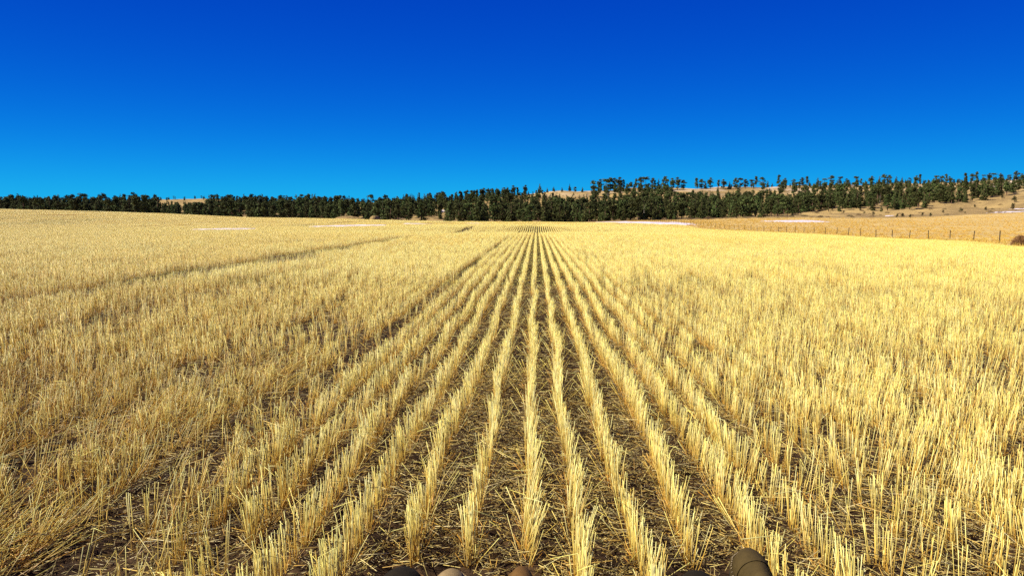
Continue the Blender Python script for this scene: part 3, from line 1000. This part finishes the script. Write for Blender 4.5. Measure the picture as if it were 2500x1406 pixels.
# pines standing on the skyline: (column, top) as in the photograph
SKYLINE = [
    ('on the skyline between the two bare knolls', [(1182, 459, 'round'), (1193, 458, 'cone'), (1232, 458, 'round'), (1254, 453, 'flat'), (1264, 457, 'column'), (1282, 452, 'round'), (1318, 448, 'cone'), (1336, 458, 'cone'), (1352, 461, 'cone'), (1372, 461, 'cone'), (1391, 449, 'cone'), (1404, 456, 'flat'), (1422, 456, 'cone')]),
    ('in the skyline clump beside the golden ridge', [(1449, 440, 'round'), (1465, 438, 'round'), (1479, 437, 'flat'), (1490, 433, 'flat'), (1499, 434, 'round'), (1512, 433, 'round'), (1522, 438, 'column'), (1541, 444, 'flat'), (1553, 436, 'column'), (1562, 432, 'round'), (1577, 432, 'flat'), (1594, 434, 'round'), (1607, 436, 'cone')]),
    ('on the skyline above the dense wood', [(1625, 430, 'round'), (1643, 435, 'round'), (1654, 433, 'round'), (1668, 439, 'flat'), (1699, 434, 'column'), (1712, 437, 'round'), (1722, 441, 'cone'), (1735, 434, 'flat'), (1754, 439, 'column'), (1765, 438, 'round'), (1781, 443, 'cone'), (1796, 434, 'round'), (1808, 435, 'flat'), (1820, 437, 'round')]),
    ('on the skyline above the pale rock ledges', [(1835, 438, 'flat'), (1845, 430, 'column'), (1861, 432, 'flat'), (1874, 441, 'cone'), (1901, 427, 'column'), (1915, 435, 'round'), (1937, 437, 'round'), (1958, 433, 'round'), (1971, 430, 'column'), (1995, 433, 'cone'), (2013, 436, 'flat'), (2030, 428, 'round')]),
    ('on the skyline above the brown clearings', [(2050, 431, 'flat'), (2066, 436, 'round'), (2090, 430, 'flat'), (2101, 436, 'column'), (2128, 430, 'round'), (2146, 430, 'cone'), (2158, 425, 'round'), (2170, 427, 'round'), (2187, 430, 'cone'), (2201, 432, 'cone'), (2220, 434, 'flat'), (2234, 429, 'flat'), (2244, 425, 'column')]),
    ('on the skyline at the right ridge end', [(2286, 428, 'flat'), (2298, 429, 'round'), (2308, 425, 'column'), (2317, 431, 'flat'), (2338, 438, 'cone'), (2356, 422, 'column'), (2372, 424, 'round'), (2383, 419, 'column'), (2400, 427, 'flat'), (2413, 423, 'flat'), (2424, 423, 'flat'), (2440, 423, 'flat'), (2462, 432, 'flat'), (2480, 417, 'round'), (2494, 424, 'round')]),
]
placed = []
for seg, lst in SKYLINE:
    for i, (px, top, kd) in enumerate(lst):
        if kd == 'flat' and i % 2:
            kd = 'round'
        z = (742 + random.uniform(-14, 10)) * K
        r = ray(px, 460)
        x = r[0] * z; g = float(height(x, z))
        rt_ = ray(px, top)
        hgt = max(4.5, min(CAM_H + rt_[2] * z - g, 15))
        wid = {'round': .92, 'flat': 1.0, 'cone': .85, 'column': .85}[kd] * (1.15 if hgt < 9 else 1.0)
        pine(random.choice(BYKIND[kd]), x, z, hgt, '%s pine %s, %s from the left' % (SHAPE[kd], seg, ordn(i)), 'pines along the ridge skyline', wid)
        placed.append((x, z))

# the rest of the wood: every spot a tree, the front ones and the ones on the left skyline as things
def top_line(px):
    return np.interp(px, [-300, 0, 50, 105, 165, 205, 270, 330, 400, 470, 500, 540, 570, 640, 700, 830, 880, 940, 1000, 1050, 1170, 1250], [502, 498, 491, 485, 487, 487, 484, 487, 488, 492, 480, 476, 481, 484, 483, 483, 486, 486, 477, 473, 462, 459])


low = lambda px: np.interp(px, [-600, 1890, 1950, 1990, 2050, 2120, 2200, 2270, 2330, 2400, 2480, 2560, 2900], [414, 414, 432, 520, 500, 478, 470, 490, 520, 545, 590, 610, 640])
cand = []
tries = 0
gridc = {}
while tries < 9000:
    tries += 1
    px = random.uniform(-330, 2850); zq = random.uniform(414, 742)
    if zq < low(px) + random.uniform(-4, 10):
        continue
    x = ray(px, 500)[0] * zq * K; z = zq * K
    # open ground: the knolls, the golden ridge and the clearings
    den = 1.0
    if 395 < px < 500 and zq > 655: den = .04
    if 320 < px < 395 and zq > 700: den = .5
    if 1330 < px < 1445 and zq > 640: den = .12
    if 1005 < px < 1118 and zq < 540: den = .22
    if 1185 < px < 1245 and 540 < zq < 620: den = .1
    if 1985 < px < 2060 and zq < 590: den = .12
    if 2195 < px < 2290 and 560 < zq < 640: den = .12
    if 1915 < px < 1950 and zq > 560: den = .1
    if 1640 < px < 1900 and zq > 665: den = .10
    if px >= 1900 and zq > 690: den = .35
    if px > 1980: den = 1.3 if zq > 520 else .6
    if px > 2330: den = 1.0
    if px < 1330 and zq > 705: den = .75
    den *= .25 + 1.0 * float(fbm(x / 28, z / 28, 130, 2))
    if random.random() > den:
        continue
    key = (int(x // 4.2), int(z // 4.2))
    if any((key[0] + a, key[1] + b_) in gridc and math.hypot(gridc[(key[0] + a, key[1] + b_)][0] - x, gridc[(key[0] + a, key[1] + b_)][1] - z) < (4.0 if zq < 470 else 5.0)
           for a in (-1, 0, 1) for b_ in (-1, 0, 1)):
        continue
    gridc[key] = (x, z)
    cand.append((px, zq, x, z))

# how much of each tree shows: nearer trees hide those behind them
shows = []
colmask = np.full(3400, 9999.0)             # topmost line already covered, per column
for (px, zq, x, z) in sorted(cand, key=lambda c: c[1]):
    g = float(height(x, z))
    hgt = random.choice((random.uniform(4.5, 8), random.uniform(7.5, 11), random.uniform(9, 12.5))) * (1.0 if zq < 640 else .88)
    if px < 1250 and zq > 640:
        cap = CAM_H + ray(px, float(top_line(px)) + random.choice((-5, -2, 2, 6, 11)) + random.uniform(-2, 4))[2] * z - g
        hgt = min(max(hgt, cap * .9), max(3.2, cap))
    if px > 1250 and zq > 560:
        cap = CAM_H + ray(px, float(np.interp(px, [1250, 1500, 1900, 2500], [462, 447, 443, 432])) + random.uniform(0, 10))[2] * z - g
        hgt = min(hgt, max(4.0, cap))
    lim = 0
    if 385 < px < 500: lim = 493 + random.uniform(0, 8)
    if 1332 < px < 1446: lim = 467 + random.uniform(0, 9)
    if 1640 < px < 1900 and zq < 690: lim = 461 + random.uniform(0, 10)
    if lim:
        hgt = min(hgt, max(3.0, CAM_H + ray(px, lim)[2] * z - g))
    ytop = 525 - (g + hgt - CAM_H) / z * FPX; ybot = 525 - (g - CAM_H) / z * FPX
    wpx = hgt * .2 / z * FPX
    a, b_ = int(px - wpx + 400), int(px + wpx + 401)
    a, b_ = max(0, a), min(3399, b_)
    seen = np.clip(np.minimum(colmask[a:b_], ybot) - ytop, 0, None).sum() if b_ > a else 0
    inframe = -10 < px < 2510
    shows.append((seen if inframe else 0, px, zq, x, z, hgt))
    colmask[a:b_] = np.minimum(colmask[a:b_], ytop + 4)
shows.sort(key=lambda s: -s[0])
N_THINGS = 300 - n_ind
seg_of = lambda px: ('behind the left field crest' if px < 300 else 'below the left bare knoll' if px < 520 else
                     'behind the left snow strips' if px < 760 else 'behind the earth mounds' if px < 960 else
                     'around the wood clearing' if px < 1160 else 'just left behind the rows' if px < 1310 else
                     'straight behind the rows' if px < 1450 else 'behind the long snow drift' if px < 1600 else
                     'behind the far fence end' if px < 1740 else 'above the upper pasture edge' if px < 1980 else
                     'above the brown clearings' if px < 2240 else 'on the far right slope')
kinds_pool = ['round'] * 3 + ['cone'] * 7 + ['column'] * 5 + ['flat']
rest, pick = [], []
for n, (seen, px, zq, x, z, hgt) in enumerate(shows):
    kd = random.choice(kinds_pool)
    k = random.choice(BYKIND[kd])
    wid = random.uniform(.75, 1.15)
    if n < N_THINGS and seen > 0:
        depth = 'in the front row' if zq < 450 else 'halfway up the wood' if zq < 600 else 'high on the slope'
        pick.append((px, k, x, z, hgt, wid, (SHAPE[kd], depth, seg_of(px))))
    else:
        rest.append((k, x, z, hgt, wid))
pick.sort()
tally = {}
for (px, k, x, z, hgt, wid, key) in pick:
    i = tally[key] = tally.get(key, -1) + 1
    many = sum(q[6] == key for q in pick)
    lab = '%s pine %s %s' % key
    if many > 1:
        lab = '%s %s, %s from the left' % (key[0] + ' pine', key[1] + ' ' + key[2], ordn(i))
    pine(k, x, z, hgt, lab, 'pines in the wood on the ridge', wid)
protos = [bpy.data.objects.new('wood_%02d' % k, joined(k)) for k in range(len(KINDS))]
R_ = np.array(rest)
instancer('pine_wood', protos, np.column_stack([R_[:, 1], R_[:, 2], height(R_[:, 1], R_[:, 2])]), R_[:, 0].astype(int),
          np.stack([np.zeros(len(R_)), np.zeros(len(R_)), RNG.uniform(0, 6.28, len(R_))], 1),
          np.stack([R_[:, 3] / 10 * R_[:, 4], R_[:, 3] / 10 * R_[:, 4], R_[:, 3] / 10], 1),
          kind='stuff', label='deeper part of the dark pine wood covering the ridge')

# bare dead trunks among the pines
def snag_mesh(seed):
    r = random.Random(seed)
    limbs = [(r.uniform(3, 8.5), r.uniform(0, 6.28), r.uniform(.6, 1.7), r.uniform(.1, 1.0)) for _ in range(14)]
    return trunk_mesh('snag', 9.0, .17, (r.uniform(-.4, .4), .1), limbs, M['deadwood'])


for i, (px, py, hg, lab) in enumerate([
        (637, 534, 6, 'bare grey dead trunk at the wood edge left of the snow strips'), (1435, 490, 8, 'pale dead pine trunk above the converging rows'),
        (1484, 497, 9, 'taller pale dead pine trunk right of another one'), (1572, 536, 9, 'bare trunk standing clear at the front of the wood behind the fence end'),
        (2148, 500, 7, 'grey dead trunk among the scattered pines on the right slope')]):
    x, z = place(px, py, 330 * K)
    o = link('dead_tree', snag_mesh(900 + i))
    o.location = (x, z, float(height(x, z))); o.scale = (hg / 9,) * 3
    o['label'] = lab; o['category'] = 'tree'; o['group'] = 'bare dead trunks in the wood'

# small junipers scattered over the open brown slope
jun_protos = []
for s_ in range(4):
    r = random.Random(300 + s_)
    cl = []
    for k in range(9):
        q = r.uniform(.15, .9); R = .55 * (1 - q) + .12; az = r.uniform(0, 6.28)
        cl.append(((math.cos(az) * R * .7, math.sin(az) * R * .7, q * 2.0), (.42, .42, .42)))
    jun_protos.append((trunk_mesh('juniper_trunk', 1.9, .07, (0, 0), [], M['bark']), crown_mesh('juniper_crown', cl, 150, .13, (.034, .032, .010))))
JUN = [(1968, 517, 8), (1998, 492, 9), (2004, 516, 14), (2014, 510, 9), (2100, 514, 10), (2110, 522, 7), (2132, 527, 10), (2190, 531, 9), (2204, 530, 11), (2222, 532, 10),
       (2252, 528, 9), (2272, 529, 10), (2346, 518, 12), (2356, 522, 5), (2406, 513, 9), (2473, 512, 15), (2476, 494, 16), (2447, 484, 9), (2302, 520, 8), (2380, 507, 8),
       (1935, 526, 7), (1955, 523, 6), (2060, 520, 6), (2032, 514, 6)]
JUN.sort()
NAMES = ['lowest', 'smallest']
for i, (px, py, hp) in enumerate(JUN):
    x, z = place(px, py, 340 * K)
    hgt = hp * z / FPX
    tm, cm = jun_protos[i % 4]
    where = 'below the left brown clearing' if px < 2020 else 'below the scattered pines' if px < 2240 else 'on the open brown slope' if px < 2365 else 'beside the right slope snow streaks'
    same = [q for q in JUN if (q[0] < 2020, q[0] < 2240, q[0] < 2365) == (px < 2020, px < 2240, px < 2365)]
    o = thing('juniper_shrub', 'small dark juniper %s, %s from the left' % (where, ordn(same.index((px, py, hp)))), 'shrub', (x, z, float(height(x, z))), 'small junipers on the brown slope')
    s = hgt / 2.1
    o.scale = (s * 1.15, s * 1.15, s); o.rotation_euler = (0, 0, random.uniform(0, 6.28))
    link('trunk', tm, o); link('crown', cm, o)

# leafless brush on the hillside
def brush_obj(name, n, rx, rz, base):
    d = RNG.normal(0, 1, (n, 3)); d[:, 2] = np.abs(d[:, 2]); d /= np.linalg.norm(d, axis=1, keepdims=True)
    p = d * np.array([rx, rx, rz]) * RNG.uniform(.2, 1, (n, 1)) ** .4
    dv = d * .6 + RNG.normal(0, .6, (n, 3)); dv /= np.linalg.norm(dv, axis=1, keepdims=True)
    ln = RNG.uniform(.12, .3, (n, 1)) * rx
    c0 = np.array(base) * RNG.uniform(.5, 1.5, (n, 1))
    v, f, c = tubes(p - dv * ln, p + dv * ln, .012 * rx, 3, c0, c0 * 1.2, .4)
    return mesh_np(name, v, f, c, False, [M['brush']])


bobs = [bpy.data.objects.new('brush_%d' % i, brush_obj('brush_%d' % i, 260, 1.0, .8, [(.11, .065, .03), (.075, .06, .03), (.16, .10, .05)][i])) for i in range(3)]
N = 1500
PX = RNG.uniform(-200, 2700, N); ZQ = RNG.uniform(404, 735, N)
keep = (ZQ < 440) & (PX < 1990) | (PX > 1900) & (RNG.uniform(0, 1, N) < .35) | (RNG.uniform(0, 1, N) < .15)
PX, ZQ = PX[keep], ZQ[keep]; N = len(PX)
X = np.array([ray(p, 500)[0] for p in PX]) * ZQ * K; Y = ZQ * K
s = RNG.uniform(.35, 1.3, N)
instancer('brush', bobs, np.column_stack([X, Y, height(X, Y) - .05]), RNG.integers(0, 3, N), np.stack([np.zeros(N), np.zeros(N), RNG.uniform(0, 6.28, N)], 1),
          np.stack([s * 1.3, s * 1.3, s], 1), kind='stuff', label='low leafless brush at the foot of the wood and on the slope')

# round brown bush by the fence at the right edge, and little weeds along the fence
x, z = place(2492, 602, 50, 120)
o = thing('tumbleweed', 'big round brown tumbleweed caught by the fence at the right edge', 'bush', (x, z, float(height(x, z))))
core = brush_obj('twigs', 5200, .80, 1.05, (.22, .115, .045))
link('twigs', core, o)
o2 = link('inner_twigs', brush_obj('inner_twigs', 2600, .66, .86, (.13, .065, .025)), o)
for i, (px, py, hp, lab) in enumerate([(1929, 572, 5, 'small dark weed clump at a fence post in the hollow'), (2115, 585, 8, 'pale dry weed beside the fence below the pasture snow patch'),
                                  (1945, 576, 5, 'low brown weed patch on the field edge before the hollow'), (1905, 559, 4, 'little brown tuft beyond the fence in the hollow')]):
    x, z = place(px, py, 60, 260)
    o = link('weed', brush_obj('weed', 240, .5, .5, [(.07, .05, .02), (.30, .20, .07), (.14, .085, .03), (.12, .07, .03)][i]))
    o.location = (x, z, float(height(x, z))); s = hp * z / FPX / .5
    o.scale = (s * 1.3, s, s); o['label'] = lab; o['category'] = 'weed'; o['group'] = 'weeds along the fence'

# brown earth mounds at the wood edge
for i, (px0, px1, py0, py1, lab) in enumerate([(815, 892, 534, 528, 'long low brown earth mound at the foot of the wood'), (903, 928, 534, 526.5, 'short steep brown earth mound beside the snow bank')]):
    x0, z = place((px0 + px1) / 2, py0, 150, 420 * K)
    z = max(z, 280 * K)
    wdt = (px1 - px0) * z / FPX / 2; hgt = (py0 - py1) * z / FPX
    x0 = ray((px0 + px1) / 2, py0)[0] * z
    n = 28
    g = np.linspace(-1.1, 1.1, n); gx, gy = np.meshgrid(g, g)
    X = x0 + gx * wdt; Y = z + gy * 5
    base = height(X, Y)
    want = CAM_H + ray((px0 + px1) / 2, py1)[2] * z
    d = np.clip(1 - gx**2 - gy**2, 0, 1) ** .6
    Z = base - .3 + d * (max(want - float(height(x0, z)), .6) + .3) * (.9 + .3 * fbm(X * .8, Y * .8, 140 + i, 2))
    q = (np.arange(n - 1)[:, None] * n + np.arange(n - 1)[None]).ravel()
    o = link('earth_mound', mesh_np('earth_mound', np.stack([X, Y, Z], -1).reshape(-1, 3), np.stack([q, q + 1, q + n + 1, q + n], 1), smooth=True, mats=[M['hill']]))
    o['label'] = lab; o['category'] = 'mound'; o['group'] = 'earth mounds at the wood edge'

# ------------------------------------------------------------------ boots at the lower edge
def boot(label, x, ytoe, width, upper, cap, welt, tilt, yaw, lift=0.0, stitches=True, red=False, flat=1.0):
    """low boot, toe away from the camera, heel on the ground and toe raised"""
    Ln = .30
    o = thing('boot', label, 'boot', (0, 0, 0), 'boots at the lower edge of the field')
    ns, na_ = 22, 15
    T = np.linspace(0, 1, ns)
    half = width / 2 * np.interp(T, [0, .05, .15, .35, .55, .75, .88, .95, .985, 1], [.25, .55, .68, .66, .82, 1.0, .86, .60, .36, .06])
    hh = np.interp(T, [0, .04, .2, .36, .5, .62, .75, .88, .95, .985, 1], [.05, .085, .10, .100, .090, .078, .068, .056, .043, .030, .014]) * flat

    def shell(t0, t1, grow, drop=0.0):
        ts = np.linspace(t0, t1, 14 if t1 - t0 < .6 else ns)
        V = []
        for q in ts:
            w_, h_ = np.interp(q, T, half) + grow, np.interp(q, T, hh) + grow
            a = np.linspace(0, np.pi, na_)
            V.append(np.stack([np.cos(a) * w_, np.full(na_, q * Ln + (grow if q > .98 else 0)), np.abs(np.sin(a)) ** .8 * h_ + .022 - drop], 1))
        n = len(ts)
        V = np.array(V).reshape(-1, 3)
        q = (np.arange(n - 1)[:, None] * na_ + np.arange(na_ - 1)[None]).ravel()
        f = np.stack([q, q + 1, q + na_ + 1, q + na_], 1)
        return V, f

    def band(grow, z0, z1):
        ts = np.concatenate([np.linspace(0, .9, 20), np.linspace(.92, 1, 8)])
        w_ = np.interp(ts, T, half)
        out = np.concatenate([np.stack([w_ + grow, ts * Ln], 1), np.stack([-(w_ + grow), ts * Ln], 1)[::-1]])
        out[:, 1] += np.where(out[:, 1] > Ln * .9, grow * (out[:, 1] / Ln - .9) * 10, 0)
        n = len(out)
        V = np.concatenate([np.column_stack([out, np.full(n, z0)]), np.column_stack([out, np.full(n, z1)])])
        k = np.arange(n); k2 = (k + 1) % n
        return V, [np.stack([k, k2, n + k2, n + k], 1), np.array([np.arange(n) + n]), np.array([np.arange(n)[::-1]])], out

    v, f = shell(0, 1, 0)
    link('upper', mesh_np('upper', v, f, smooth=True, mats=[upper]), o)
    v, f = shell(.70, 1, .0025)
    link('toe_cap', mesh_np('toe_cap', v, f, smooth=True, mats=[cap]), o)
    v, f, out = band(.011, 0, .018)
    link('sole', mesh_np('sole', v, f, mats=[M['rubber']]), o)
    v, f, out = band(.013, .0185, .0245)
    link('welt', mesh_np('welt', v, f, mats=[welt]), o)
    if stitches:
        seg = out[(out[:, 1] > .12)]
        pts = []
        for a, b_ in zip(seg[:-1], seg[1:]):
            L = np.linalg.norm(b_ - a); m_ = max(1, int(L / .0075))
            for q in range(m_):
                pts.append(np.append((a + (b_ - a) * (q + .5) / m_) * [.93, .985], .0255))
        pts = np.array(pts); n = len(pts)
        d = np.stack([np.full(n, .0022), np.full(n, .0016), np.zeros(n)], 1)
        v, f, c = tubes(pts - d, pts + d, .0012, 4, np.ones((n, 3)), np.ones((n, 3)), 1)
        link('stitching', mesh_np('stitching', v, f, mats=[M['thread']]), o)
    # short tongue and collar towards the heel
    a = np.linspace(0, 2 * np.pi, 20, endpoint=False)
    V = []
    for (z, r) in ((.075, 1.0), (.10, 1.02), (.118, .98), (.119, .88), (.09, .84)):
        V.append(np.stack([np.cos(a) * width * .34 * r, .075 + np.sin(a) * .062 * r, np.full(20, z * flat)], 1))
    V = np.array(V).reshape(-1, 3)
    F = []
    for j in range(4):
        for k in range(20):
            F.append((j * 20 + k, j * 20 + (k + 1) % 20, (j + 1) * 20 + (k + 1) % 20, (j + 1) * 20 + k))
    link('collar', mesh_np('collar', V, np.array(F), smooth=True, mats=[upper]), o)
    if red:
        n = 9
        ang = np.linspace(0, 1, n)
        P_ = np.stack([-width * .5 - .006 + .045 * ang**2, .225 + .060 * ang, .034 + .006 * np.sin(ang * 20)], 1)
        v, f, c = tubes(P_[:-1], P_[1:], .009, 6, np.ones((n - 1, 3)), np.ones((n - 1, 3)), 1.0)
        link('pull_tab', mesh_np('pull_tab', v, f, smooth=True, mats=[M['red']]), o)
    toe = Matrix.Rotation(yaw, 4, 'Z') @ Matrix.Rotation(tilt, 4, 'X') @ Vector((0, Ln, 0))
    o.rotation_euler = (tilt, 0, yaw)
    o.location = (x - toe.x, ytoe - toe.y, float(height(x, ytoe)) + .012 + lift)
    return o


def toe_at(px, py, up):
    r = ray(px, py); y = (up - CAM_H) / r[2]
    return r[0] * y, y


T1 = math.radians(20)
for (px, py, wd, up, cap, welt, yaw, st, red, lab) in [
        (992, 1388, .135, 'dark', 'dark', 'brown', .0, False, True, 'dark brown boot with a red pull tab, leftmost of the boots'),
        (1112, 1393, .105, 'brown', 'tan', 'tan', -.1, True, False, 'tan toed boot with pale stitching beside the dark boot'),
        (1272, 1387, .080, 'brown', 'brown', 'brown', .05, False, False, 'narrow golden brown boot under the middle row of stubble'),
        (1692, 1397, .125, 'dark', 'dark', 'dark', .0, False, False, 'black boot next to the olive boot'),
        (1815, 1343, .098, 'olive', 'olive', 'olive', .02, True, False, 'olive leather boot with a stitched welt, rightmost of the boots')]:
    x, y = toe_at(px, py, .012 + .30 * math.sin(T1) + .03)
    boot(lab, x, y, wd, M[up], M[cap], M[welt], T1, yaw, 0, st, red)
print('individual pines', n_ind, 'rest', len(rest))
